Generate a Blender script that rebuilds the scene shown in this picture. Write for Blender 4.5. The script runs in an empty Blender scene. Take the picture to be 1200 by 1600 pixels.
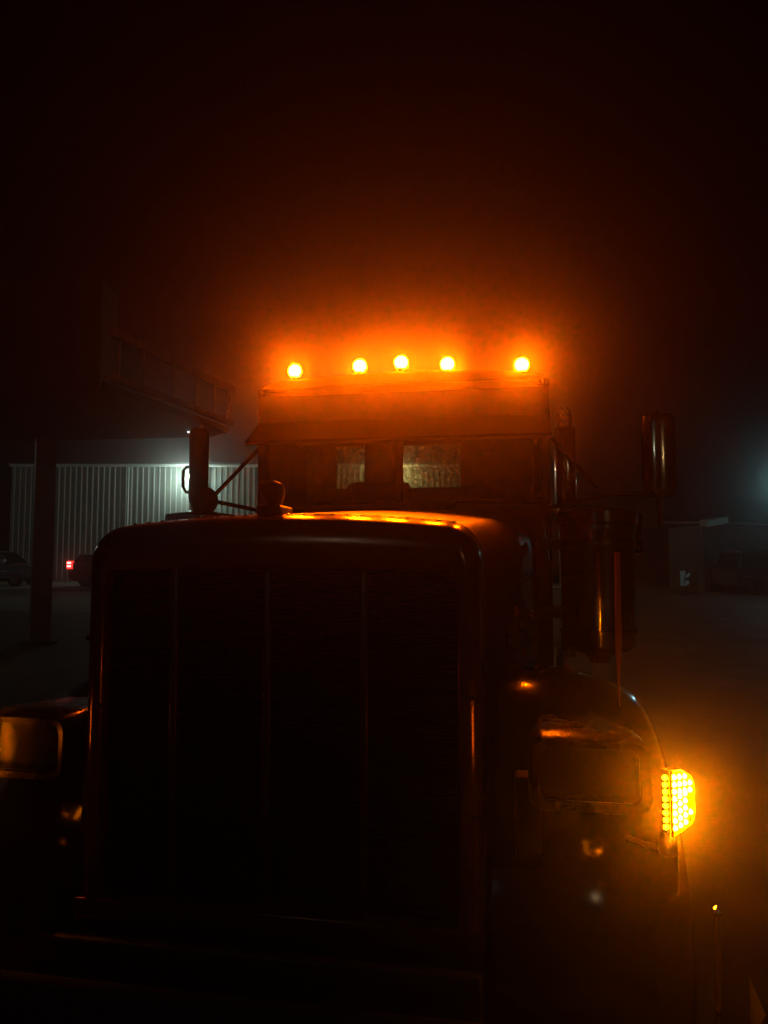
import bpy, bmesh, math, random
from mathutils import Vector, Matrix
random.seed(7)
R = math.radians
S = bpy.context.scene

# ------------------------------------------------------------------ camera
cam_d = bpy.data.cameras.new('camera')
cam = bpy.data.objects.new('camera', cam_d)
S.collection.objects.link(cam)
S.camera = cam
cam.location = (0, 0, 1.75)
cam.rotation_euler = (R(90) + math.atan(67 / 1050), 0, 0)
cam_d.sensor_fit = 'VERTICAL'
cam_d.sensor_height = 24.0
cam_d.lens = 24.0 * 1050 / 1600
cam_d.clip_start = 0.02
cam_d.clip_end = 2000

# ------------------------------------------------------------------ night sky
W = bpy.data.worlds.new('World')
S.world = W
W.use_nodes = True
nt = W.node_tree
bg = nt.nodes['Background']
sky = nt.nodes.new('ShaderNodeTexSky')
sky.sky_type = 'NISHITA'
sky.sun_disc = False
sky.sun_elevation = R(-8)
sky.sun_rotation = R(200)
nt.links.new(sky.outputs['Color'], bg.inputs['Color'])
bg.inputs['Strength'].default_value = 0.0004

vs = S.view_settings
vs.view_transform = 'Standard'
vs.look = 'None'
vs.exposure = 0
vs.gamma = 1
cy = S.cycles
cy.use_denoising = True
cy.max_bounces = 6
cy.diffuse_bounces = 2
cy.glossy_bounces = 3
cy.transmission_bounces = 4
cy.transparent_max_bounces = 12
cy.volume_bounces = 0
cy.sample_clamp_indirect = 2.0
cy.sample_clamp_direct = 0.0
cy.caustics_reflective = False
cy.caustics_refractive = False
cy.use_light_tree = True

GLARE_DENSITY = 0.0095
GLARE_G = 0.952
AMBER = (1.0, 0.105, 0.0004)
MARKER_L = 2450.0
TURN_C = (1.0, 0.19, 0.0006)
TURN_L = 2100.0
WALL_C = (0.72, 1.0, 0.86)
YARD_C = (0.42, 0.92, 1.0)

# ------------------------------------------------------------------ materials
def mat(name, col, rough=0.5, metal=0.0, spec=0.5, vary=0.0, vscale=6.0, bump=0.0, bscale=40.0, rvary=0.0, coat=0.0, vcol=None):
    m = bpy.data.materials.new(name)
    m.use_nodes = True
    n, l = m.node_tree.nodes, m.node_tree.links
    b = n['Principled BSDF']
    b.inputs['Base Color'].default_value = (*col, 1)
    b.inputs['Roughness'].default_value = rough
    b.inputs['Metallic'].default_value = metal
    b.inputs['Specular IOR Level'].default_value = spec
    b.inputs['Coat Weight'].default_value = coat
    tc = n.new('ShaderNodeTexCoord')
    if vary > 0 or rvary > 0:
        nz = n.new('ShaderNodeTexNoise')
        nz.inputs['Scale'].default_value = vscale
        nz.inputs['Detail'].default_value = 8
        nz.inputs['Roughness'].default_value = 0.65
        l.new(tc.outputs['Object'], nz.inputs['Vector'])
        if vary > 0:
            cr = n.new('ShaderNodeValToRGB')
            cr.color_ramp.elements[0].position = 0.35
            cr.color_ramp.elements[1].position = 0.68
            c2 = vcol or tuple(c * (1 - vary) for c in col)
            cr.color_ramp.elements[0].color = (*c2, 1)
            cr.color_ramp.elements[1].color = (*col, 1)
            l.new(nz.outputs['Fac'], cr.inputs['Fac'])
            l.new(cr.outputs['Color'], b.inputs['Base Color'])
        if rvary > 0:
            mr = n.new('ShaderNodeMapRange')
            mr.inputs['From Min'].default_value = 0.3
            mr.inputs['From Max'].default_value = 0.7
            mr.inputs['To Min'].default_value = max(0.02, rough - rvary)
            mr.inputs['To Max'].default_value = min(1, rough + rvary)
            l.new(nz.outputs['Fac'], mr.inputs['Value'])
            l.new(mr.outputs['Result'], b.inputs['Roughness'])
    if bump > 0:
        nb = n.new('ShaderNodeTexNoise')
        nb.inputs['Scale'].default_value = bscale
        nb.inputs['Detail'].default_value = 6
        l.new(tc.outputs['Object'], nb.inputs['Vector'])
        bp = n.new('ShaderNodeBump')
        bp.inputs['Strength'].default_value = bump
        bp.inputs['Distance'].default_value = 0.01
        l.new(nb.outputs['Fac'], bp.inputs['Height'])
        l.new(bp.outputs['Normal'], b.inputs['Normal'])
    return m

def emis(name, col, strength):
    m = bpy.data.materials.new(name)
    m.use_nodes = True
    n, l = m.node_tree.nodes, m.node_tree.links
    n.remove(n['Principled BSDF'])
    e = n.new('ShaderNodeEmission')
    e.inputs['Color'].default_value = (*col, 1)
    e.inputs['Strength'].default_value = strength
    l.new(e.outputs[0], n['Material Output'].inputs['Surface'])
    return m

def glass(name, tint=(0.8, 0.85, 0.8), dust=0.1, dscale=30.0, rough=0.04):
    m = bpy.data.materials.new(name)
    m.use_nodes = True
    n, l = m.node_tree.nodes, m.node_tree.links
    n.remove(n['Principled BSDF'])
    tr = n.new('ShaderNodeBsdfTransparent'); tr.inputs[0].default_value = (*tint, 1)
    gl = n.new('ShaderNodeBsdfGlossy'); gl.inputs['Roughness'].default_value = rough
    df = n.new('ShaderNodeBsdfTranslucent'); df.inputs[0].default_value = (0.55, 0.52, 0.42, 1)
    fr = n.new('ShaderNodeFresnel'); fr.inputs[0].default_value = 1.45
    m1 = n.new('ShaderNodeMixShader'); m2 = n.new('ShaderNodeMixShader')
    tc = n.new('ShaderNodeTexCoord'); nz = n.new('ShaderNodeTexNoise')
    nz.inputs['Scale'].default_value = dscale; nz.inputs['Detail'].default_value = 9; nz.inputs['Roughness'].default_value = 0.8
    mr = n.new('ShaderNodeMapRange')
    mr.inputs['From Min'].default_value = 0.42; mr.inputs['From Max'].default_value = 0.75
    mr.inputs['To Min'].default_value = dust * 0.3; mr.inputs['To Max'].default_value = min(1, dust * 4)
    l.new(tc.outputs['Object'], nz.inputs['Vector']); l.new(nz.outputs['Fac'], mr.inputs['Value'])
    l.new(mr.outputs['Result'], m1.inputs[0]); l.new(tr.outputs[0], m1.inputs[1]); l.new(df.outputs[0], m1.inputs[2])
    l.new(fr.outputs[0], m2.inputs[0]); l.new(m1.outputs[0], m2.inputs[1]); l.new(gl.outputs[0], m2.inputs[2])
    l.new(m2.outputs[0], n['Material Output'].inputs['Surface'])
    return m

M = {}
M['paint'] = mat('hood_paint', (0.10, 0.016, 0.008), 0.4, 0.0, 0.4, vary=0.35, vscale=4, rvary=0.08, coat=0.1, bump=0.02, bscale=14)
M['cab_paint'] = mat('cab_paint', (0.010, 0.005, 0.004), 0.4, 0.0, 0.5, vary=0.3, vscale=3, rvary=0.03)
M['crown'] = mat('crown_metal', (0.25, 0.13, 0.09), 0.2, 0.75, vary=0.5, vscale=5.5, rvary=0.05, bump=0.03, bscale=18, vcol=(0.16, 0.07, 0.045))
M['chrome'] = mat('chrome', (0.62, 0.61, 0.58), 0.12, 1.0, vary=0.35, vscale=7, rvary=0.08, bump=0.03, bscale=9)
M['fender_paint'] = mat('fender_paint', (0.008, 0.006, 0.006), 0.13, 0.0, 0.5, vary=0.2)
M['pod'] = mat('headlight_housing', (0.035, 0.03, 0.028), 0.26, 0.7, vary=0.3, vscale=8, rvary=0.05)
M['bowl'] = mat('reflector_bowl', (0.10, 0.09, 0.085), 0.3, 1.0)
M['foot'] = mat('lamp_foot_metal', (0.62, 0.5, 0.36), 0.4, 0.5, vary=0.3, vscale=30)
M['bumper'] = mat('bumper_paint', (0.006, 0.006, 0.006), 0.6, 0.0, 0.5, vary=0.3, bump=0.03)
M['dull_chrome'] = mat('dull_chrome', (0.42, 0.40, 0.38), 0.16, 1.0, vary=0.15, vscale=9, rvary=0.03, bump=0.01, bscale=12)
M['mirror_chrome'] = mat('mirror_chrome', (0.78, 0.66, 0.44), 0.14, 1.0, vary=0.3, vscale=6, rvary=0.04, bump=0.02, bscale=12)
M['black'] = mat('black_plastic_and_shade', (0.018, 0.018, 0.018), 0.5, vary=0.3, rvary=0.15, bump=0.1)
M['screen'] = mat('grille_screen', (0.10, 0.10, 0.095), 0.42, 0.8, vary=0.5, vscale=12)
M['bar'] = mat('grille_bar', (0.14, 0.09, 0.07), 0.35, 0.85, vary=0.5, vscale=10)
M['rubber'] = mat('rubber', (0.02, 0.02, 0.02), 0.8, vary=0.3, bump=0.3, bscale=60)
M['steel'] = mat('dark_steel', (0.06, 0.055, 0.05), 0.55, 0.6, vary=0.5, bump=0.15)
M['seat'] = mat('seat_vinyl', (0.03, 0.022, 0.018), 0.6, vary=0.4, bump=0.2)
M['lining'] = mat('cab_lining', (0.05, 0.04, 0.035), 0.8, vary=0.4)
M['glass'] = glass('windshield_glass', (0.72, 0.74, 0.66), 0.07, 26)
M['rear_glass'] = glass('rear_window_glass', (0.85, 0.82, 0.62), 0.3, 26)
M['tint'] = glass('tinted_glass', (0.12, 0.13, 0.13), 0.02)
M['mirror'] = mat('mirror_face', (0.8, 0.8, 0.8), 0.03, 1.0)
M['head_glass'] = glass('headlight_glass', (0.8, 0.8, 0.8), 0.03, 40, 0.28)
M['amber_plastic'] = mat('amber_plastic', (0.55, 0.16, 0.01), 0.25, 0.0, coat=0.4)
M['marker'] = emis('marker_lens_lit', AMBER, MARKER_L)
M['led'] = emis('turn_led_lit', TURN_C, TURN_L)
M['led_side'] = emis('side_led_lit', TURN_C, TURN_L * 0.06)
M['led_left'] = emis('left_led_lit', TURN_C, TURN_L * 0.4)
M['led_side_left'] = emis('left_side_led_lit', TURN_C, TURN_L * 0.03)
M['turn_lens'] = emis('turn_lens_glow', (1.0, 0.42, 0.0), 1.6)

def coords_mod(m, f):
    return m

# ------------------------------------------------------------------ mesh builder
class MB:
    def __init__(s): s.v = []; s.f = []; s.sm = []
    def add(s, vs, fs, smooth=False):
        o = len(s.v); s.v += [tuple(v) for v in vs]
        for f in fs: s.f.append(tuple(i + o for i in f)); s.sm.append(smooth)
        return s
    def box(s, x0, x1, y0, y1, z0, z1, bev=0.0):
        if bev <= 0:
            v = [(x, y, z) for x in (x0, x1) for y in (y0, y1) for z in (z0, z1)]
            f = [(0, 1, 3, 2), (4, 6, 7, 5), (0, 4, 5, 1), (2, 3, 7, 6), (0, 2, 6, 4), (1, 5, 7, 3)]
            return s.add(v, f)
        bm = bmesh.new(); bmesh.ops.create_cube(bm, size=1)
        for q in bm.verts:
            q.co = Vector(((x0 + x1) / 2 + q.co.x * (x1 - x0), (y0 + y1) / 2 + q.co.y * (y1 - y0), (z0 + z1) / 2 + q.co.z * (z1 - z0)))
        bmesh.ops.bevel(bm, geom=bm.edges[:], offset=bev, segments=3, affect='EDGES', profile=0.5)
        return s.bm(bm, True)
    def bm(s, bm, smooth=False):
        bm.verts.index_update()
        s.add([q.co[:] for q in bm.verts], [[q.index for q in f.verts] for f in bm.faces], smooth)
        bm.free(); return s
    def tube(s, pts, r, n=10, caps=True):
        pts = [Vector(p) for p in pts]; rr = r if isinstance(r, (list, tuple)) else [r] * len(pts)
        vs, fs = [], []; up = Vector((0, 0, 1))
        for i, p in enumerate(pts):
            d = (pts[min(i + 1, len(pts) - 1)] - pts[max(i - 1, 0)]).normalized()
            a = d.cross(up if abs(d.z) < 0.95 else Vector((1, 0, 0))).normalized(); b = d.cross(a)
            if i and a.dot(pa) < 0: a, b = -a, -b
            pa = a
            for k in range(n):
                t = 2 * math.pi * k / n
                vs.append(p + (a * math.cos(t) + b * math.sin(t)) * rr[i])
        for i in range(len(pts) - 1):
            for k in range(n):
                k2 = (k + 1) % n
                fs.append((i * n + k, i * n + k2, (i + 1) * n + k2, (i + 1) * n + k))
        if caps:
            fs.append(tuple(range(n))[::-1]); fs.append(tuple((len(pts) - 1) * n + k for k in range(n)))
        return s.add(vs, fs, True)
    def lathe(s, c, prof, n=32, axis='z'):
        vs, fs = [], []
        for (r, h) in prof:
            for k in range(n):
                t = 2 * math.pi * k / n
                a, b = r * math.cos(t), r * math.sin(t)
                p = {'z': (a, b, h), 'y': (a, h, b), 'x': (h, a, b)}[axis]
                vs.append((c[0] + p[0], c[1] + p[1], c[2] + p[2]))
        m = len(prof)
        for i in range(m - 1):
            for k in range(n):
                k2 = (k + 1) % n
                fs.append((i * n + k, i * n + k2, (i + 1) * n + k2, (i + 1) * n + k))
        if prof[0][0] > 1e-4: fs.append(tuple(range(n))[::-1])
        if prof[-1][0] > 1e-4: fs.append(tuple((m - 1) * n + k for k in range(n)))
        return s.add(vs, fs, True)
    def loft(s, rings, closed=False, smooth=True):
        n = len(rings[0]); vs = [p for r in rings for p in r]; fs = []
        for i in range(len(rings) - 1):
            for k in range(n if closed else n - 1):
                k2 = (k + 1) % n
                fs.append((i * n + k, i * n + k2, (i + 1) * n + k2, (i + 1) * n + k))
        return s.add(vs, fs, smooth)
    def prism(s, poly, a0, a1, axis='x'):
        n = len(poly)
        def P(a, u, w): return {'x': (a, u, w), 'y': (u, a, w), 'z': (u, w, a)}[axis]
        vs = [P(a0, *p) for p in poly] + [P(a1, *p) for p in poly]
        fs = [tuple(range(n)), tuple(range(2 * n - 1, n - 1, -1))] + [(k, (k + 1) % n, n + (k + 1) % n, n + k) for k in range(n)]
        return s.add(vs, fs)
    def build(s, name, m, parent=None, angle=35):
        me = bpy.data.meshes.new(name)
        me.from_pydata(s.v, [], s.f)
        bm = bmesh.new(); bm.from_mesh(me)
        bmesh.ops.recalc_face_normals(bm, faces=bm.faces[:])
        bm.to_mesh(me); bm.free()
        me.polygons.foreach_set('use_smooth', s.sm)
        if any(s.sm):
            me.set_sharp_from_angle(angle=R(angle))
        me.materials.append(m)
        return link(name, me, parent)

def link(name, me, parent=None):
    o = bpy.data.objects.new(name, me)
    S.collection.objects.link(o)
    if parent is not None: o.parent = parent
    return o
def share(o, loc=(0, 0, 0), parent=None, rot=None):
    c = o.copy(); S.collection.objects.link(c); c.location = loc
    if rot: c.rotation_euler = rot
    if parent is not None: c.parent = parent
    return c
def thing(name, label, cat, loc=(0, 0, 0), rz=0, group=None):
    o = link(name, None); o.location = loc; o.rotation_euler = (0, 0, rz)
    o['label'] = label; o['category'] = cat
    if group: o['group'] = group
    return o
def kind(o, k): o['kind'] = k; return o
def mirror_x(mb):
    c = MB(); c.v = [(-x, y, z) for x, y, z in mb.v]; c.f = [tuple(reversed(f)) for f in mb.f]; c.sm = list(mb.sm); return c

# ------------------------------------------------------------------ ground, kerbs
M['asphalt'] = mat('asphalt', (0.05, 0.052, 0.05), 0.7, vary=0.65, vscale=0.9, bump=0.5, bscale=30, rvary=0.2)
M['concrete'] = mat('concrete', (0.36, 0.36, 0.31), 0.8, vary=0.35, vscale=2.5, bump=0.2)
M['concrete_lit'] = mat('lit_concrete', (0.20, 0.21, 0.19), 0.75, vary=0.55, vscale=1.2, bump=0.3)
kind(MB().add([(-300, -60, 0), (300, -60, 0), (300, 400, 0), (-300, 400, 0)], [(0, 1, 2, 3)]).build('ground', M['asphalt']), 'structure')
kind(MB().box(-60, 9, 33.6, 41.3, -0.2, 0.12, 0.02).build('pavement', M['concrete']), 'structure')
kind(MB().add([(-60, 21, 0.004), (2, 21, 0.004), (2, 28.4, 0.004), (-60, 28.4, 0.004)], [(0, 1, 2, 3)]).build('lit_road', M['concrete_lit']), 'structure')  # paler than the asphalt: lamplight on the ground painted into this strip

# ------------------------------------------------------------------ warehouse
M['siding'] = mat('pale_siding', (0.40, 0.42, 0.37), 0.55, 0.0, vary=0.45, vscale=0.8, rvary=0.1)
M['rib'] = mat('lit_siding_rib', (0.60, 0.62, 0.56), 0.5, 0.0, vary=0.2, vscale=1.5)  # siding colour lightened, lamplight caught by the ribs is painted in
M['gutter'] = mat('white_gutter', (0.82, 0.84, 0.8), 0.35)
M['roofing'] = mat('dark_roofing', (0.06, 0.06, 0.06), 0.7)
wh = thing('warehouse', 'long pale corrugated metal warehouse behind the truck with white gutter and wall lights', 'building', (-8, 42, 0))
X0, X1, WY = -23.4, 8.6, 42.0
MB().box(X0 + 8, X1 + 8, 0, 14, 0.12, 7.3).build('wall', M['siding'], wh)
MB().prism([(-0.35, 7.42), (-0.35, 7.52), (7, 8.5), (14.4, 7.52), (14.4, 7.42)], X0 + 7.8, X1 + 8.2).build('roof', M['roofing'], wh)
MB().tube([(X0 + 8, -0.2, 7.37), (-4.2, -0.2, 7.37)], 0.12, 10).build('gutter', M['gutter'], wh)
g2 = MB().tube([(-3.0, -0.2, 7.33), (X1 + 8, -0.2, 7.33)], 0.10, 10).build('gutter', M['gutter'], wh)
rib0 = MB().loft([[(-0.05, 0, z), (-0.03, -0.055, z), (0.03, -0.055, z), (0.05, 0, z)] for z in (0.13, 7.28)], smooth=False).build('rib', M['rib'], wh)
rib0.location = (X0 + 8 + 0.2, -0.002, 0)
x = X0 + 8 + 0.55
while x < X1 + 8:
    if not (-4.25 < x < -2.95): share(rib0, (x, -0.002, 0), wh)
    x += 0.35
for jx in (-12.6, -9.1, -6.0, -1.2, 2.3, 5.8, 9.3, 12.8):
    MB().box(jx, jx + .02, -0.012, -0.001, 0.14, 7.25).build('sheet_joint', M['steel'], wh)
for jx in (-8.0, 4.5):
    MB().tube([(jx, -0.13, 7.26), (jx, -0.13, 0.2)], 0.05, 8).build('downpipe', M['gutter'], wh)
MB().box(-4.2, -3.0, -0.16, -0.01, 0.13, 7.0).box(-4.25, -2.95, -0.30, -0.01, 7.03, 7.42).build('door_panel', M['siding'], wh)
M['wall_lamp'] = emis('wall_lamp_lit', WALL_C, 25)
def wall_light(x, z, power, label, colour=WALL_C):
    t = thing('wall_light', label, 'light', (x, WY - 0.02, z), 0, 'wall lights on the warehouse')
    MB().box(-0.16, 0.16, -0.22, -0.17 if False else 0.0, -0.02, 0.22, 0.02).build('housing', M['steel'], t)
    MB().lathe((0, -0.34, 0.02), [(0.0, -0.16), (0.1, -0.13), (0.16, -0.06), (0.17, 0.0), (0.13, 0.1)], 16, 'y').build('lamp_lens', M['wall_lamp'], t)
    ld = bpy.data.lights.new('wall_lamp', 'POINT'); ld.energy = power; ld.color = colour; ld.shadow_soft_size = 0.12
    lo = bpy.data.objects.new('wall_lamp', ld); S.collection.objects.link(lo); lo.parent = t; lo.location = (0, -1.1, -0.12)
wall_light(-12.05, 6.62, 240, 'bright greenish wall light on the warehouse seen left of the mirror')
wall_light(0.6, 7.0, 520, 'wall light on the warehouse hidden behind the truck cab', (1.0, 0.86, 0.55))

# ------------------------------------------------------------------ canopy with truss
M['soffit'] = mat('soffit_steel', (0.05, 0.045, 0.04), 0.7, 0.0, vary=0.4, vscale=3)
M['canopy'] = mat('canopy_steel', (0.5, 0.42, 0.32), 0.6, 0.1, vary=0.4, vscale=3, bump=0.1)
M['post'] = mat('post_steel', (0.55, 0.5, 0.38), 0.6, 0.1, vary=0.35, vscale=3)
ca = thing('canopy', 'dark steel canopy with open railing truss standing left of the truck', 'canopy', (-3.88, 9.4, 0))
a = Vector((0, 0, 0)); b = Vector((0.97, 3.4, 0)); d = (b - a).normalized(); nrm = Vector((d.y, -d.x, 0))
def beam(p, q, w, h):
    p, q = Vector(p), Vector(q); dd = (q - p).normalized(); s_ = Vector((dd.y, -dd.x, 0)).normalized() * (w / 2)
    u = Vector((0, 0, h / 2)); vs = [p - s_ - u, p + s_ - u, p + s_ + u, p - s_ + u, q - s_ - u, q + s_ - u, q + s_ + u, q - s_ + u]
    return MB().add(vs, [(0, 1, 2, 3), (7, 6, 5, 4), (0, 4, 5, 1), (1, 5, 6, 2), (2, 6, 7, 3), (3, 7, 4, 0)])
beam(a + Vector((0, 0, 4.93)), b + Vector((0, 0, 4.93)), 0.08, 0.13).build('top_rail', M['canopy'], ca)
beam(a + Vector((0, 0, 4.27)), b + Vector((0, 0, 4.27)), 0.10, 0.09).build('bottom_rail', M['canopy'], ca)
for t in (0.05, 0.21, 0.44, 0.63, 0.81, 0.95, 0.985):
    p = a.lerp(b, t); MB().box(p.x - 0.014, p.x + 0.014, p.y - 0.014, p.y + 0.014, 4.315, 4.865).build('baluster', M['canopy'], ca)
for t, s_ in ((0.58, 1), (0.9, 1)):
    p = a.lerp(b, t); MB().tube([p + Vector((0, 0, 4.32)), p + Vector((0.06, 0.15, 4.52))], 0.012, 6).build('brace', M['canopy'], ca)
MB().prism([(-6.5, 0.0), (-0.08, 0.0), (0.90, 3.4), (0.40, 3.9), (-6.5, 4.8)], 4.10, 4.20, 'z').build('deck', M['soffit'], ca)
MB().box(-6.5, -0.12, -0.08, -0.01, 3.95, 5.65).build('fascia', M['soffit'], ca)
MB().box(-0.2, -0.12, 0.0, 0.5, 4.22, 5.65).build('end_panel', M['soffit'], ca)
def lpost(x, y, w, z1):
    c_, s_ = math.cos(0.55), math.sin(0.55)
    pl = [(x + (u * c_ - v * s_) * w / 2, y + (u * s_ + v * c_) * w / 2) for u, v in ((-1, -1), (1, -1), (1, 1), (-1, 1))]
    return MB().prism(pl, 0.03, z1, 'z')
for px, py in ((-6.85 + 3.88, 4.1), (0.26, 3.5)):
    lpost(px, py, 0.36 if px < 0 else 0.2, 4.099).build('post', M['post'], ca)
    lpost(px, py, 0.6, 0.05).build('base_plate', M['steel'], ca)
M['spot_white'] = emis('small_lamp_lit', (0.9, 1.0, 0.95), 1.6)
t = thing('soffit_light', 'tiny white twin lamp under the canopy edge left of the mirror', 'light', (-3.62, 12.6, 4.02))
MB().box(-0.13, 0.13, -0.03, 0.03, 0.02, 0.075).build('housing', M['steel'], t)
for q in (-0.09, 0.03): MB().box(q, q + (0.04 if q < 0 else 0.09), -0.045, -0.032, 0.03, 0.06).build('lamp', M['spot_white'], t)

# ------------------------------------------------------------------ parked vehicles on the left
M['car_blue'] = mat('dark_blue_paint', (0.14, 0.18, 0.23), 0.25, 0.3, coat=0.6)
M['car_black'] = mat('black_paint', (0.012, 0.012, 0.013), 0.3, 0.2, coat=0.6)
M['tail'] = emis('tail_lamp_lit', (1.0, 0.02, 0.015), 3.0)
M['tail_hot'] = emis('tail_bulb_lit', (1.0, 0.35, 0.3), 5.0)
M['trim'] = mat('chrome_trim', (0.7, 0.72, 0.72), 0.25, 1.0)
def wheel(parent, x, y, r=0.36, w=0.24):
    s = -1 if y < 0 else 1
    o = MB().lathe((x, y, r), [(r * .62, -w / 2), (r * .93, -w / 2), (r, -w * .3), (r, w * .3), (r * .93, w / 2), (r * .62, w / 2)], 24, 'y').build('wheel', M['rubber'], parent)
    MB().lathe((x, y + s * w * .3, r), [(0.0, 0.03 * s), (r * .2, 0.03 * s), (r * .55, -0.02 * s), (r * .62, 0.05 * s)], 20, 'y').build('rim', M['dull_chrome'], o)
def vehicle(name, label, cat, loc, rz, body, cabin, paint, mirror=None, trims=(), W2=0.95, wheels=((1.5), (-1.5))):
    t = thing(name, label, cat, loc, rz)
    rings = []
    for yy, ins in ((-W2, 0.05), (-W2 + 0.05, 0.0), (W2 - 0.05, 0.0), (W2, 0.05)):
        cx = sum(p[0] for p in body) / len(body); cz = sum(p[1] for p in body) / len(body)
        rings.append([(cx + (p[0] - cx) * (1 - ins * .3), yy, cz + (p[1] - cz) * (1 - ins)) for p in body])
    mb = MB().loft(rings, closed=True)
    n = len(body); mb.f += [tuple(range(n)), tuple(range(3 * n, 4 * n))]; mb.sm += [False, False]
    mb.build('body', paint, t, 25)
    wc, rf = cabin['win'], cabin['roof']
    W3 = W2 - 0.16
    lo, hi = wc
    # cabin: lower ring lo, upper ring hi (x0,x1,z)
    low = [(lo[0], -W2 + .06, lo[2]), (lo[1], -W2 + .06, lo[2]), (lo[1], W2 - .06, lo[2]), (lo[0], W2 - .06, lo[2])]
    up = [(hi[0], -W3, hi[2]), (hi[1], -W3, hi[2]), (hi[1], W3, hi[2]), (hi[0], W3, hi[2])]
    MB().loft([low, up], closed=True, smooth=False).build('window', M['tint'], t)
    MB().box(hi[0] - .02, hi[1] + .02, -W3 - .015, W3 + .015, hi[2], rf, 0.03).build('roof', paint, t)
    for i in range(4):
        MB().tube([low[i], up[i]], 0.035, 6).build('pillar', paint, t)
    for sgn in (-1, 1):
        xm = cabin['mid']; f_ = (xm - lo[0]) / (lo[1] - lo[0])
        MB().tube([(xm, sgn * (W2 - .055), lo[2]), (xm, sgn * (W3 + .005), hi[2])], 0.03, 6).build('pillar', M['trim'] if cat == 'pickup' else paint, t)
    for wx in wheels:
        for sy in (-1, 1): wheel(t, wx, sy * (W2 - 0.12))
    for (x0, x1, z0, z1) in trims:
        MB().box(x0, x1, -W2 - 0.025, -W2 - 0.003, z0, z1, 0.008).build('side_trim', M['trim'], t)
    if mirror:
        MB().box(mirror - .12, mirror + .1, -W2 - .28, -W2 - .03, lo[2] + .03, lo[2] + .2, 0.03).build('door_mirror', M['trim'], t)
    return t
pk = vehicle('pickup_truck', 'dark blue crew cab pickup parked by the warehouse at the left edge', 'pickup', (-21.0, 35.9, 0.1), 0,
    [(-2.9, .45), (-2.95, .95), (-2.85, 1.2), (1.45, 1.22), (2.45, 1.14), (2.85, 1.02), (2.9, .55), (2.2, .4), (-2.3, .4)],
    {'win': [(-1.3, 1.55, 1.22), (-1.0, 0.85, 1.78)], 'roof': 1.84, 'mid': 0.15}, M['car_blue'], 1.35,
    [(-2.8, 2.6, 1.165, 1.205), (-2.7, 2.6, .78, .82), (-2.0, 2.0, .46, .52)], 0.98, (1.85, -1.95))
kb = vehicle('parked_car', 'black car with glowing red tail lamp between canopy post and truck grille', 'car', (-13.8, 35.2, 0.1), 0,
    [(-2.25, .45), (-2.3, .8), (-2.2, 1.18), (-1.9, 1.24), (1.0, 1.2), (1.9, 1.08), (2.3, .9), (2.3, .45), (1.9, .3), (-1.9, .3)],
    {'win': [(-2.05, 1.05, 1.22), (-1.75, 0.4, 1.62)], 'roof': 1.68, 'mid': -0.5}, M['car_black'], 0.9, [], 0.92, (1.4, -1.4))
tl = MB().box(-2.34, -2.03, -0.955, -0.60, 0.94, 1.34, 0.03).build('tail_light', M['tail'], kb)
for z in (1.03, 1.20): MB().box(-2.30, -2.10, -0.985, -0.95, z, z + .09, 0.012).build('bulb', M['tail_hot'], tl)
MB().box(-1.72, -1.60, -0.945, -0.92, 1.2, 1.25).build('door_handle', M['spot_white'] if False else M['trim'], kb)

# ------------------------------------------------------------------ right background
M['lamp_pole'] = mat('galvanised_pole', (0.3, 0.3, 0.3), 0.5, 0.7)
M['yard'] = emis('yard_lamp_lit', YARD_C, 60)
yl = thing('yard_lamp', 'tall pole lamp with cold blue white glow at the right edge', 'lamp post', (17.0, 27.2, 0))
MB().tube([(0, 0, 0), (0, 0, 4.9)], [0.09, 0.06], 12).build('pole', M['lamp_pole'], yl)
MB().tube([(0, 0, 4.85), (-0.2, -0.15, 4.95), (-0.5, -0.3, 4.9)], 0.035, 8).build('arm', M['lamp_pole'], yl)
MB().box(-0.75, -0.35, -0.45, -0.12, 4.80, 4.92, 0.03).build('lamp_head', M['steel'], yl)
MB().lathe((-0.55, -0.3, 4.7), [(0.0, -0.08), (0.08, -0.05), (0.11, 0.02), (0.11, 0.09)], 16).build('lamp_lens', M['yard'], yl)
ld = bpy.data.lights.new('yard_bulb', 'POINT'); ld.energy = 60; ld.color = YARD_C; ld.shadow_soft_size = 0.1
lo = bpy.data.objects.new('yard_bulb', ld); S.collection.objects.link(lo); lo.parent = yl; lo.location = (-0.55, -0.42, 4.55)

M['warm_lamp'] = emis('warm_lamp_lit', (1.0, 0.72, 0.38), 60)
M['cool_lamp'] = emis('cool_lamp_lit', (0.8, 1.0, 0.92), 60)
def street_lamp(label, loc, h, col, m, power):
    t = thing('street_lamp', label, 'street lamp', loc, 0, 'street lamps around the yard')
    MB().tube([(0, 0, 0), (0, 0, h + .12)], [0.1, 0.06], 12).build('pole', M['lamp_pole'], t)
    MB().box(-.25, .25, -.14, .14, h + .1, h + .2, .03).build('lamp_head', M['steel'], t)
    MB().lathe((0, 0, h), [(0.0, -0.06), (0.08, -0.03), (0.12, 0.04), (0.12, 0.097)], 16).build('lamp_lens', m, t)
    ld = bpy.data.lights.new('street_bulb', 'POINT'); ld.energy = power; ld.color = col; ld.shadow_soft_size = 0.1
    lo = bpy.data.objects.new('street_bulb', ld); S.collection.objects.link(lo); lo.parent = t; lo.location = (0, 0, h - .2)
street_lamp('street lamp with warm bulb behind the photographer', (7.5, -24, 0), 6.6, (1.0, 0.72, 0.38), M['warm_lamp'], 330)
street_lamp('street lamp with cool bulb behind the photographer', (-9.0, -20, 0), 7.0, (0.8, 1.0, 0.92), M['cool_lamp'], 130)
street_lamp('street lamp with cool bulb left of the canopy', (-24.5, 27.5, 0), 7.0, (0.8, 1.0, 0.92), M['cool_lamp'], 420)

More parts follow.
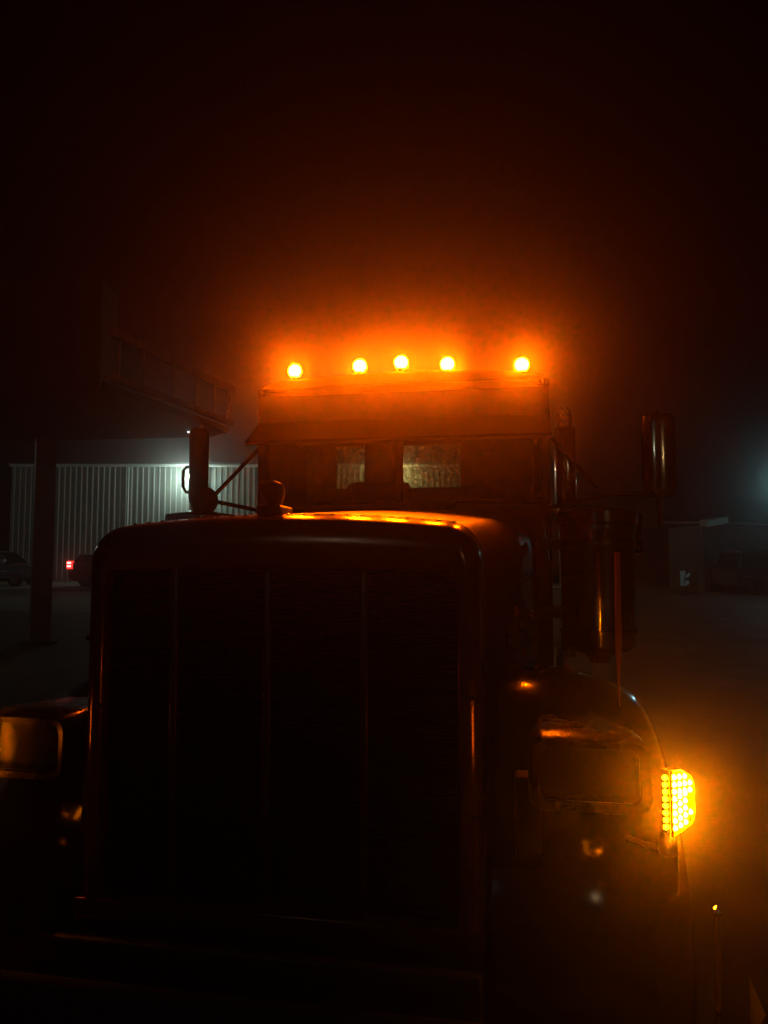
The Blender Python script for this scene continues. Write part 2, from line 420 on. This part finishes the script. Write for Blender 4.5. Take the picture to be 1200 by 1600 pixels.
M['shed'] = mat('shed_wall', (0.05, 0.05, 0.045), 0.8, vary=0.4, vscale=2)
sh = thing('storage_shed', 'low dark shed with pale sloping awning right of the truck', 'shed', (16.7, 32.0, 0))
sh.scale = (1, 1, 1.12)
MB().box(-1.3, 3.4, 0.4, 4.4, 0.0, 2.85).build('wall', M['shed'], sh)
MB().prism([(-0.1, 2.86), (-0.1, 2.93), (4.6, 3.2), (4.6, 3.1)], -1.45, 3.6).build('roof', M['roofing'], sh)
MB().add([(-1.5, -0.55, 2.72), (-0.55, -0.55, 2.92), (-0.55, -0.5, 3.16), (-1.5, -0.5, 2.98),
          (-1.5, 0.35, 2.84), (-0.55, 0.35, 3.04), (-0.55, 0.35, 3.2), (-1.5, 0.35, 3.06)],
         [(0, 1, 2, 3), (4, 7, 6, 5), (0, 4, 5, 1), (3, 2, 6, 7), (0, 3, 7, 4), (1, 5, 6, 2)]).build('awning', M['concrete'], sh)
MB().box(0.2, 1.2, 0.34, 0.397, 0.02, 2.1).build('door', M['steel'], sh)
MB().tube([(-1.48, -0.5, 0.0), (-1.48, -0.5, 2.7)], 0.04, 8).build('post', M['steel'], sh)

M['white_paint'] = mat('white_board', (0.8, 0.82, 0.78), 0.6, vary=0.2, vscale=6)
br = thing('barricade', 'small white folding barricade with slanted braces standing in the lamplight', 'barricade', (13.25, 29.6, 0.3), 0.55)
MB().add([(-.38, 0, .75), (-.38, 0, .08), (-.24, 0, .08), (-.02, 0, .75), (-.38, .03, .75), (-.38, .03, .08), (-.24, .03, .08), (-.02, .03, .75)],
         [(0, 1, 2, 3), (7, 6, 5, 4), (0, 4, 5, 1), (1, 5, 6, 2), (2, 6, 7, 3), (3, 7, 4, 0)]).build('board', M['white_paint'], br)
MB().prism([(.04, .58), (.30, .66), (.30, .52), (-.02, .44)], 0, .03, 'y').build('board', M['white_paint'], br)
MB().prism([(-.14, .10), (.0, .36), (.08, .36), (-.04, .08)], 0, .03, 'y').build('brace', M['white_paint'], br)
MB().prism([(.04, .22), (.2, .34), (.22, .2), (.08, .1)], 0, .03, 'y').build('brace', M['white_paint'], br)
MB().box(-.42, -.385, -.3, .3, -.3, .1).build('leg', M['steel'], br)
MB().box(.32, .355, -.3, .3, -.3, .7).build('leg', M['steel'], br)
pa = vehicle('parked_van', 'dark van parked beyond the barricade below the yard lamp', 'van', (17.7, 30.6, 0), 0.1,
    [(-2.4, .45), (-2.45, 1.1), (-2.3, 1.3), (1.6, 1.3), (2.3, 1.1), (2.4, .5), (1.9, .35), (-1.9, .35)],
    {'win': [(-2.2, 1.7, 1.3), (-2.05, 1.1, 1.85)], 'roof': 1.93, 'mid': -0.3}, M['car_black'], 1.4, [(-2.2, 2.1, .8, .84)], 0.95, (1.5, -1.5))

# ------------------------------------------------------------------ the truck
T = thing('semi_truck', 'large long nosed semi truck facing the camera with five lit amber roof lamps', 'truck', (-0.29, 1.95, 0), R(-9.2))
def P(mb, name, m, par=T, **k): return mb.build(name, m, par, **k)

def arch(hw, zt, drop, r, zb, y, nside=10, ncor=8, ntop=24, cx=0.0):
    """open profile, from left bottom over the top to right bottom"""
    xr = hw - r
    zc = zt - drop * (xr / hw) ** 2
    slope = -2 * drop * xr / hw ** 2
    th0 = math.pi / 2 + math.atan(slope)
    cz = zc - r * math.sin(th0); cx0 = xr - r * math.cos(th0)
    # shift so the side lands at hw
    off = hw - (cx0 + r)
    right = []
    for k in range(1, ntop // 2 + 1):
        q = (xr + off) * k / (ntop // 2); right.append((q, zt - drop * (q / hw) ** 2))
    zj = right[-1][1] - r * math.sin(th0)
    for k in range(1, ncor + 1):
        th = th0 * (1 - k / ncor)
        right.append((cx0 + off + r * math.cos(th), zj + r * math.sin(th)))
    z_e = right[-1][1]
    for k in range(1, nside + 1): right.append((hw, z_e + (zb - z_e) * k / nside))
    pts = [(-q, z) for q, z in reversed(right)] + [(0, zt)] + right
    return [(q + cx, y, z) for q, z in pts]
CX = -0.035
ZB = 0.74
outer = [arch(0.556, 1.826, 0.03, 0.09, ZB, 0.0, cx=CX), arch(0.574, 1.842, 0.032, 0.098, ZB, 0.010, cx=CX), arch(0.589, 1.853, 0.034, 0.104, ZB, 0.028, cx=CX),
         arch(0.598, 1.863, 0.036, 0.11, ZB, 0.055, cx=CX), arch(0.603, 1.873, 0.037, 0.115, ZB, 0.13, cx=CX), arch(0.605, 1.882, 0.038, 0.12, ZB, 0.20, cx=CX)]
inner = [arch(0.540, 1.722, 0.01, 0.035, ZB, 0.0, cx=CX), arch(0.532, 1.713, 0.01, 0.03, ZB, 0.008, cx=CX), arch(0.530, 1.710, 0.01, 0.03, ZB, 0.10, cx=CX)]
P(MB().loft(list(reversed(inner)) + outer).box(CX - .60, CX + .60, 0.002, 0.10, ZB - .06, ZB + .002, 0.006), 'grille_surround', M['crown'], angle=50)
rv = MB()
for k in range(-11, 12):
    q = k * 0.047; z = 1.876 - 0.037 * (q / 0.603) ** 2
    rv.lathe((q + CX, 0.155, z), [(0.0075, -0.001), (0.006, 0.003), (0.0, 0.0045)], 8)
for sx in (-1, 1):
    for k in range(9):
        rv.lathe((CX + sx * 0.602, 0.11, 1.66 - k * 0.1), [(0.0075, -0.001 * sx), (0.006, 0.003 * sx), (0.0, 0.0045 * sx)], 8, 'x')
kind(P(rv, 'rivet', M['dull_chrome']), 'stuff')
# bug splatter screws on the surround's face
for (q, z) in ((-0.61, 1.50), (-0.57, 1.30), (-0.605, 1.02), (0.535, 1.36), (0.54, 1.04)):
    P(MB().lathe((q, 0, z), [(0.009, 0.002), (0.007, -0.004), (0.0, -0.005)], 10, 'y'), 'bolt', M['black'])
# screen: fine horizontal slats and a few wires
sl = MB(); z = ZB + 0.012
while z < 1.705:
    sl.add([(CX - .53, .060, z), (CX + .53, .060, z), (CX + .53, .052, z + .0035), (CX - .53, .052, z + .0035), (CX - .53, .064, z + .005), (CX + .53, .064, z + .005)],
           [(0, 1, 2, 3), (3, 2, 5, 4)])
    z += 0.0105
q = -0.52
while q < .525:
    sl.box(CX + q, CX + q + .0022, .064, .067, ZB, 1.705); q += 0.026
kind(P(sl, 'grille_screen', M['screen']), 'stuff')
P(MB().box(CX - .56, CX + .56, .14, .16, .50, 1.74), 'radiator', M['black'])
P(MB().box(-.62, .56, -.12, -.09, .40, .70, .01), 'valance_panel', M['black'])
for q in (-.35, -.06, .23):
    P(MB().box(q - .011, q + .011, .028, .05, ZB + .003, 1.707, .005), 'grille_bar', M['bar'])
# hood
secs = []
for k in range(13):
    t = k / 12; y = 0.203 + t * 2.13
    e = t ** 1.15
    secs.append(arch(0.603 + 0.254 * e, 1.880 + 0.158 * t, 0.036 + 0.05 * t, 0.12 + 0.09 * t, 1.16, y, cx=CX * (1 - t)))
P(MB().loft(secs), 'hood', M['paint'], angle=60)
for sx in (-1, 1):   # hood side trim strip, latch and vents
    P(MB().add([(sx * (.60 + .26 * t ** 1.15 + .003), .14 + 2.2 * t, zz) for t in (0, .5, 1) for zz in (1.62, 1.64)], [(0, 1, 3, 2), (2, 3, 5, 4)]), 'trim_strip', M['dull_chrome'])
    for k in range(3):
        y = .7 + k * .55; w = .60 + .26 * ((y - .135) / 2.2) ** 1.15
        P(MB().box(sx * w - .012, sx * w + .02 * 1, y, y + .05, 1.40, 1.46, .006), 'hood_latch', M['chrome'])
# ornament: forward-leaning dark figure on a plinth
orn = MB().box(-.035, .035, -.03, .10, -.01, .022, .008)
orn.loft([[(w * math.cos(a_), y + l_ * math.sin(a_), z) for a_ in [2 * math.pi * k / 14 for k in range(14)]] for (z, w, l_, y) in
          ((.018, .018, .03, .03), (.035, .024, .034, .025), (.055, .034, .036, .015), (.075, .037, .034, .005), (.09, .034, .028, -.008), (.10, .018, .016, -.015), (.102, .002, .002, -.015))], closed=True)
o = P(orn, 'hood_ornament', M['black']); o.location = (-.108, .20, 1.888); o.scale = (1.15, 1.1, 1.0)
# wiper-height cowl panel
P(MB().loft([[(-.93, 2.30, 1.72), (-.9, 2.30, 1.98), (-.5, 2.28, 2.03), (0, 2.27, 2.045), (.5, 2.28, 2.03), (.9, 2.30, 1.98), (.93, 2.30, 1.72)],
             [(-.95, 2.42, 1.72), (-.93, 2.42, 2.03), (-.5, 2.42, 2.075), (0, 2.42, 2.085), (.5, 2.42, 2.075), (.93, 2.42, 2.03), (.95, 2.42, 1.72)]]), 'cowl', M['cab_paint'])
for q in (-.62, .3):
    w = P(MB().tube([(q, 2.33, 2.05), (q + .10, 2.375, 2.115), (q + .34, 2.40, 2.10)], .007, 6), 'wiper', M['black'])
    P(MB().box(q + .06, q + .60, 2.400, 2.410, 2.098, 2.108), 'wiper_blade', M['rubber'], w)

# cab shell
CW, Y0, Y1 = 0.96, 2.42, 3.98
P(MB().box(-CW, CW, Y1, Y1 + .05, 1.0, 2.34).box(-CW, CW, Y1, Y1 + .05, 2.72, 2.90)
  .box(-CW, -.79, Y1, Y1 + .05, 2.34, 2.72).box(.74, CW, Y1, Y1 + .05, 2.34, 2.72), 'rear_wall', M['cab_paint'])
P(MB().box(-.80, .75, Y1 + .015, Y1 + .023, 2.33, 2.73), 'rear_window', M['rear_glass'])
rr = []
for (y, ins, dz) in ((Y0 - .03, .05, -.045), (Y0 - .02, .02, -.02), (Y0 + .06, 0, 0), (Y1 - .1, 0, 0), (Y1 + .06, .02, -.03)):
    rr.append(arch(CW + .01 - ins, 2.965 + dz, .05, .07, 2.86, y, 2, 6, 16))
rb = MB().loft(rr)
n_ = len(rr[0]); rb.f += [tuple(range(n_)), tuple(range(4 * n_, 5 * n_))]; rb.sm += [False, False]
P(rb, 'roof', M['cab_paint'], angle=60)
P(MB().box(-CW + .04, CW - .04, Y0 + .06, Y1, 2.83, 2.855), 'headliner', M['lining'])
P(MB().box(-CW, CW, Y0, Y0 + .05, 2.585, 2.86), 'windshield_header', M['cab_paint'])
P(MB().box(-CW, CW, Y0 + .003, Y0 + .06, 1.0, 2.065), 'firewall', M['cab_paint'])
for sx in (-1, 1):
    P(MB().box(min(sx * .90, sx * CW), max(sx * .90, sx * CW), Y0, Y0 + .07, 2.067, 2.583, .01), 'pillar', M['cab_paint'])
    x0, x1 = sorted((sx * .92, sx * CW))
    dr = P(MB().box(x0, x1, Y0 + .075, 3.55, 1.05, 2.20, .008), 'door', M['cab_paint'])
    P(MB().box(x0, x1, Y0 + .075, 3.55, 2.62, 2.855), 'window_frame', M['cab_paint'], dr)
    P(MB().box(x0, x1, 2.97, 3.00, 2.202, 2.618), 'vent_bar', M['chrome'], dr)
    P(MB().box(x0, x1, 3.50, 3.55, 2.202, 2.618), 'window_frame', M['cab_paint'], dr)
    P(MB().box(sx * .94 - .003, sx * .94 + .003, Y0 + .08, 2.968, 2.20, 2.62), 'vent_window', M['glass'], dr)
    P(MB().box(sx * .94 - .003, sx * .94 + .003, 3.002, 3.498, 2.20, 2.62), 'side_window', M['tint'], dr)
    P(MB().box(x0, x1, 3.553, Y1 - .001, 1.05, 2.855), 'side_panel', M['cab_paint'])
    P(MB().tube([(sx * (CW + .01), 3.32, 2.02), (sx * (CW + .04), 3.33, 2.02), (sx * (CW + .04), 3.45, 2.02), (sx * (CW + .01), 3.46, 2.02)], .01, 6), 'door_handle', M['chrome'], dr)
    P(MB().tube([(sx * (CW + .005), 3.72, 1.5), (sx * (CW + .07), 3.72, 1.53), (sx * (CW + .07), 3.72, 2.55), (sx * (CW + .005), 3.72, 2.58)], .014, 8), 'grab_handle', M['chrome'])
    # windshield halves
    a0, a1 = sorted((sx * .028, sx * .90))
    P(MB().box(a0, a1, Y0 + .012, Y0 + .019, 2.067, 2.583), 'windshield', M['glass'])
P(MB().box(-.026, .026, Y0 - .006, Y0 + .03, 2.067, 2.583, .006), 'windshield_divider', M['black'])
P(MB().box(-.92, .92, Y0 + .065, Y0 + .40, 1.70, 2.10, .05), 'dashboard', M['lining'])
P(MB().box(-.91, .91, Y0 + .08, Y1 - .01, 1.00, 1.06), 'floor_pan', M['lining'])
for q, w2, zt in ((-.34, .14, 2.80), (.62, .30, 2.70)):
    st = P(MB().box(q - .28, q + .28, 3.1, 3.62, 1.45, 1.62, .05), 'seat', M['seat'])
    P(MB().box(q - .27, q + .27, 3.58, 3.72, 1.6, 2.36, .06), 'seat_back', M['seat'], st)
    P(MB().box(q - w2 + .02, q + w2, 3.59, 3.70, 2.30, zt, .05), 'headrest', M['seat'], st)
P(MB().lathe((.5, 2.98, 2.02), [(.23, -.012), (.245, 0), (.23, .012), (.218, 0), (.23, -.012)], 32, 'y'), 'steering_wheel', M['black'])
# visor
P(MB().prism([(Y0 - .002, 2.64), (Y0 - .002, 2.60), (2.17, 2.445), (2.155, 2.455), (2.17, 2.475)], -.95, .95), 'sun_visor', M['cab_paint'])
# marker lamps
def marker(x, z):
    b_ = P(MB().box(x - .022, x + .022, 2.475, 2.62, z - .075, z - .045, .008).lathe((x, 2.52, z), [(.050, -.004), (.053, .0), (.050, .02), (.035, .05), (.0, .075)], 24, 'y'), 'marker_lamp', M['dull_chrome'])
    P(MB().lathe((x, 2.512, z), [(.0, -.022), (.020, -.020), (.036, -.012), (.045, .0)], 24, 'y'), 'lamp_lens', M['marker'], b_)
for x, z in ((-.735, 3.012), (-.28, 3.025), (.003, 3.037), (.312, 3.012), (.795, 2.985)): marker(x, z)

# air cleaners, stacks, mirrors, fenders, headlights: one side built, other mirrored
def both(mk):
    for sx in (-1, 1): mk(sx)
def air_cleaner(sx):
    c = (sx * 1.17, 2.02, 0)
    o = P(MB().lathe(c, [(.05, 1.16), (.07, 1.20), (.17, 1.235), (.196, 1.26), (.198, 1.78), (.198, 1.90), (.20, 1.955), (.16, 2.0), (.06, 2.02), (0, 2.022)], 48), 'air_cleaner', M['chrome'])
    for zz in (1.32, 1.80, 1.885):
        P(MB().lathe(c, [(.199, zz), (.206, zz + .004), (.206, zz + .026), (.199, zz + .03)], 48), 'strap', M['dull_chrome'], o)
    P(MB().lathe(c, [(.208, 1.915), (.216, 1.925), (.216, 1.985), (.208, 1.995), (.17, 2.003)], 48), 'lid', M['chrome'], o)
    P(MB().box(min(sx * .86, sx * .99), max(sx * .86, sx * .99), 1.98, 2.06, 1.4, 1.46), 'mounting_bracket', M['steel'], o)
    P(MB().box(min(sx * .86, sx * .99), max(sx * .86, sx * .99), 1.98, 2.06, 1.78, 1.84), 'mounting_bracket', M['steel'], o)
    # ribbed hose beside it
    pr = [(.05, 1.76)]
    for k in range(14): pr += [(.056, 1.765 + k * .016), (.064, 1.773 + k * .016)]
    pr += [(.056, 1.99)]
    P(MB().lathe((sx * 1.40, 2.22, 0), pr, 20), 'ribbed_hose', M['chrome'], o)
both(air_cleaner)
def stack(sx):
    c = (sx * 1.215, 4.0, 0)
    o = P(MB().lathe(c, [(.06, .9), (.062, 1.9), (.062, 2.95), (.052, 2.95), (.050, 2.5)], 28), 'exhaust_stack', M['chrome'])
    g = MB()
    g.lathe(c, [(.085, 2.15), (.088, 2.16), (.088, 2.82), (.085, 2.83)], 36)
    P(g, 'heat_shield', M['chrome'], o)
    for k in range(3):
        for j in (-1, 1):
            th = -1.75 + j * .35; z0 = 2.86 + k * .055
            pts = [(c[0] + .068 * math.cos(th + u * .5), c[1] + .068 * math.sin(th + u * .5), z0 + .05 * (1 - u) - .02) for u in (0, .5, 1)]
            P(MB().tube(pts, .006, 5), 'guard_slat', M['chrome'], o)
    P(MB().box(min(sx * .962, sx * 1.13), max(sx * .962, sx * 1.13), 3.97, 4.03, 2.10, 2.13), 'stack_bracket', M['dull_chrome'], o)
both(stack)
def mirror(sx):
    cx = 1.59 if sx > 0 else -1.345; w = .098 if sx > 0 else .068; c_y = 2.35
    zt, zb = 2.60, 2.09
    rings = []
    for (z, s_) in ((zb, .72), (zb + .015, .93), (zb + .05, 1), (zt - .05, 1), (zt - .015, .93), (zt, .72)):
        rings.append([(cx + w * s_ * math.sin(a_), c_y - .055 * s_ * math.cos(a_) , z) for a_ in [(-90 + 15 * k) * math.pi / 180 for k in range(13)]])
    mb = MB().loft(rings)
    n = 13; mb.f += [tuple(range(n)), tuple(range(5 * n, 6 * n))]; mb.sm += [False, False]
    o = P(mb, 'side_mirror', M['mirror_chrome'] if sx > 0 else M['black'])  # left mirror coloured black, the shade on its chrome painted in
    P(MB().box(cx - w + .006, cx + w - .006, c_y + .0, c_y + .008, zb + .02, zt - .02), 'mirror_glass', M['mirror'], o)
    P(MB().tube([(cx, c_y + .02, zb - .17), (cx, c_y + .03, zb - .02), (cx, c_y + .03, zt + .03)], .012, 8), 'mirror_post', M['chrome'], o)
    if sx < 0: P(MB().tube([(cx, c_y + .03, 2.34), (-1.45, c_y + .03, 2.345), (-1.472, c_y + .03, 2.32), (-1.472, c_y + .03, 2.21), (-1.45, c_y + .03, 2.175), (cx, c_y + .03, 2.17)], .012, 8), 'mirror_loop', M['black'], o)
    P(MB().tube([(cx, c_y + .03, 2.12), (sx * 1.3, c_y + .05, 2.12), (sx * (CW + .005), 2.5, 2.05)], .014, 8), 'mirror_arm', M['black'], o)
    P(MB().tube([(sx * 1.24, c_y + .04, 2.16), (sx * (CW + .005), c_y + .2, 2.52)], .014, 8), 'mirror_arm', M['black'], o)
    # round spot mirror
    if sx < 0: P(MB().lathe((sx * 1.30, c_y - .02, 2.11), [(.0, -.05), (.05, -.045), (.085, -.02), (.095, 0), (.095, .02)], 24, 'y'), 'spot_mirror', M['black'], o)
both(mirror)
def fender(sx):
    rings = []
    for k in range(25):
        th = R(-12 + 204 * k / 24)
        prof = []
        for (x, dr_) in ((.56, .035), (.66, .045), (.80, .045), (.92, .03), (1.03, .0), (1.11, -.035), (1.155, -.08), (1.165, -.13)):
            r_ = .735 + dr_
            yy = .88 - r_ * math.cos(th) * 1.0; zz = .53 + r_ * math.sin(th) * 1.0
            prof.append((sx * x, yy, zz))
        rings.append(prof)
    P(MB().loft(rings), 'fender', M['fender_paint'], angle=70)
both(fender)
def fwheel(sx):
    w = P(MB().lathe((sx * .98, .88, .53), [(.29, -.14), (.44, -.145), (.51, -.12), (.525, -.09), (.525, .09), (.51, .12), (.44, .145), (.29, .14)], 36, 'x'), 'front_wheel', M['rubber'])
    P(MB().lathe((sx * 1.02, .88, .53), [(0, .05 * sx), (.08, .06 * sx), (.10, .03 * sx), (.22, -.01 * sx), (.285, .06 * sx), (.295, .11 * sx)], 28, 'x'), 'rim', M['chrome'], w)
both(fwheel)
def headlight(sx):
    x0, x1 = .70, .985
    def rrect(xa, xb, za, zb_, r, y, n=5):
        pts = []
        for (cx_, cz_, a0) in ((xb - r, zb_ - r, 0), (xa + r, zb_ - r, 90), (xa + r, za + r, 180), (xb - r, za + r, 270)):
            for k in range(n): a_ = R(a0 + 90 * k / (n - 1)); pts.append((sx * (cx_ + r * math.cos(a_)), y, cz_ + r * math.sin(a_)))
        return pts
    za, zb_ = 1.075, 1.245
    DY = .05
    mb = MB().loft([rrect(x0 + .03, x1 - .03, za + .02, zb_ - .01, .03, .34), rrect(x0 - .01, x1 + .02, za - .012, zb_ + .012, .04, .10), rrect(x0 - .012, x1 + .022, za - .014, zb_ + .014, .04, -.02),
                    rrect(x0 - .004, x1 + .012, za - .006, zb_ + .006, .036, -.035), rrect(x0 + .012, x1 - .005, za + .012, zb_ - .012, .03, -.03), rrect(x0 + .02, x1 - .012, za + .02, zb_ - .02, .02, .02)], closed=True)
    o = P(mb, 'headlight', M['pod'], angle=50)
    o.location = (0, DY, 0)
    o['label'] = 'unlit rectangular chrome headlight pod'
    P(MB().box(*sorted((sx * (x0 + .02), sx * (x1 - .012))), .022, .03, za + .02, zb_ - .02), 'reflector', M['bowl'], o)
    for (xa, xb) in ((x0 + .028, x0 + .132), (x0 + .142, x1 - .018)):
        cxm = (xa + xb) / 2
        P(MB().lathe((sx * cxm, 0.022, (za + zb_) / 2), [(.012, -.002), (.03, -.006), (.047, -.022), (.05, -.03)], 20, 'y'), 'bulb_bowl', M['bowl'], o)
    P(MB().box(*sorted((sx * (x0 + .015), sx * (x1 - .008))), -.020, -.016, za + .015, zb_ - .015), 'headlight_lens', M['head_glass'], o)
    P(MB().box(*sorted((sx * .655, sx * .73)), .12, .2, .80, 1.10, .01), 'headlight_bracket', M['steel'], o)
    # turn signal: angled box of amber beads
    L = link('turn_signal', None, T)
    L.location = (sx * 1.052, -.085, 1.150); L.rotation_euler = (0, 0, sx * R(44)); L.scale = (.74, .85, .84)
    L['label'] = 'lit amber turn signal made of many bright beads'
    w, h = .062, .088
    poly = [(-w, -h - .004), (-w, h), (-w * .2, h - .004), (w * .72, h - .03), (w, h - .055), (w, -h + .035), (w * .7, -h + .012)]
    poly = [(sx * a_, b_) for a_, b_ in poly]
    P(MB().prism(poly, .008, .032, 'y'), 'lamp_housing', M['dull_chrome'], L)
    lp = [(a_ * .93, b_ * .95) for a_, b_ in poly]
    P(MB().prism(lp, .001, .007, 'y'), 'lamp_lens', M['turn_lens'], L)
    ring = MB()
    pts = [(a_ * 1.03, -.002, b_ * 1.03) for a_, b_ in poly]; ring.tube(pts + [pts[0]], .0035, 6, False)
    P(ring, 'bezel', M['amber_plastic'], L)
    led0 = None
    for c_i in range(4):
        for r_i in range(8):
            if c_i == 3 and r_i in (0, 7): continue
            if c_i == 3 and 2 <= r_i <= 4: continue
            u = sx * (-.046 + c_i * .030); zz = -.074 + r_i * .0205 - (c_i * .003 if r_i > 4 else -c_i * .003)
            if led0 is None:
                led0 = P(MB().lathe((0, 0, 0), [(0, -.0085), (.005, -.0072), (.0078, -.003), (.0085, 0)], 10, 'y'), 'led', M['led'] if sx > 0 else M['led_left'], L); led0.location = (u, 0, zz)
            else: share(led0, (u, 0, zz), L)
    for r_i in range(8):
        if r_i == 0: sd0 = c_ = P(MB().lathe((0, 0, 0), [(0, -.006), (.004, -.005), (.0065, -.002), (.007, 0)], 10, 'y'), 'side_led', M['led_side'] if sx > 0 else M['led_side_left'], L)
        else: c_ = share(sd0, (0, 0, 0), L)
        c_.location = (sx * -.0645, .018, -.074 + r_i * .0200); c_.rotation_euler = (0, 0, sx * R(-70))
    # chrome foot
    P(MB().loft([[(sx * (-.035 + rx * math.cos(a_)), .03 + ry * math.sin(a_), z) for a_ in [2 * math.pi * k / 20 for k in range(20)]] for (z, rx, ry) in
                 ((-.163, .004, .004), (-.160, .028, .024), (-.150, .032, .027), (-.118, .030, .026), (-.104, .020, .020), (-.080, .016, .014))], closed=True), 'lamp_foot', M['foot'], L)
    P(MB().tube([(sx * -.04, .05, -.14), (sx * -.06, .09, -.15), (sx * -.09, .14, -.14)], .012, 8), 'lamp_bracket', M['steel'], L)
both(headlight)
P(MB().tube([(1.03, .62, 1.22), (1.03, .62, 1.30), (1.032, .62, 1.42), (1.035, .62, 1.76)], [.0015, .004, .011, .010], 10), 'tapered_rod', mat('rod_colour', (0.55, 0.22, 0.13), 0.35, 0.3))  # slim orange rod, tapering to a point at its foot
# small amber cab/hood side lamps (unlit) and rail
for y, z in ((.95, 1.52), (1.35, 1.30)):
    P(MB().lathe((.595 + .26 * ((y - .135) / 2.2) ** 1.15 + .004, y, z), [(.022, 0), (.02, .012), (.01, .02), (0, .022)], 14, 'x'), 'side_marker', M['amber_plastic'])
# bumper
bp = []
for (z, dy) in ((.36, .03), (.37, .0), (.53, -.012), (.69, 0), (.705, .02)):
    bp.append([(x, -.30 + dy + yy, z) for x, yy in ((-1.22, .30), (-1.20, .12), (-1.14, .03), (-1.0, 0), (-.5, -.01), (0, -.012), (.5, -.01), (1.0, 0), (1.14, .03), (1.20, .12), (1.22, .30))])
P(MB().loft(bp), 'bumper', M['bumper'], angle=50)
for sx in (-1, 1):
    P(MB().tube([(sx * 1.08, -.22, .68), (sx * 1.085, -.22, .945)], .006, 6).lathe((sx * 1.085, -.22, .953), [(0, -.012), (.009, -.008), (.012, 0), (.009, .008), (0, .012)], 12), 'bumper_guide', M['chrome'])
    P(MB().box(sx * .40 - .04, sx * .40 + .04, .20, 5.6, .62, .84), 'frame_rail', M['steel'])
    P(MB().box(sx * .40 - .05, sx * .40 + .05, -.27, -.165, .42, .58), 'bumper_bracket', M['steel'])
    P(MB().tube([(sx * .95, 2.5, .75), (sx * .95, 3.7, .75)], .30, 24), 'fuel_tank', M['dull_chrome'])
    for y in (4.7, 6.0):
        P(MB().lathe((sx * .85, y, .52), [(.28, -.28), (.5, -.28), (.52, -.2), (.52, .2), (.5, .28), (.28, .28)], 28, 'x'), 'rear_wheel', M['rubber'])
P(MB().box(-.45, .45, 5.4, 6.6, .84, .90).box(-.4, .4, 5.5, 5.6, .62, .8), 'fifth_wheel_plate', M['steel'])
P(MB().tube([(-.9, 4.7, .52), (.9, 4.7, .52)], .09, 12).tube([(-.9, 6.0, .52), (.9, 6.0, .52)], .09, 12).tube([(-.95, .88, .53), (.95, .88, .53)], .06, 12), 'axle', M['steel'])
P(MB().box(-.38, .38, 4.2, 6.7, .64, .82), 'frame_crossmember', M['steel'])

# ------------------------------------------------------------------ haze
hz = MB().box(-305, 305, -65, 405, -1.0, 9.2).build('glare_haze', mat('glare_haze', (1, 1, 1)))  # even scattering volume, added to imitate lens glare around the lamps
hm = hz.data.materials[0]; n, l = hm.node_tree.nodes, hm.node_tree.links
n.remove(n['Principled BSDF'])
for q in list(n):
    if q.type == 'TEX_COORD': n.remove(q)
pv = n.new('ShaderNodeVolumePrincipled')
pv.inputs['Color'].default_value = (0.95, 0.95, 0.95, 1)
pv.inputs['Density'].default_value = GLARE_DENSITY
pv.inputs['Anisotropy'].default_value = GLARE_G
l.new(pv.outputs[0], n['Material Output'].inputs['Volume'])
hz['kind'] = 'stuff'
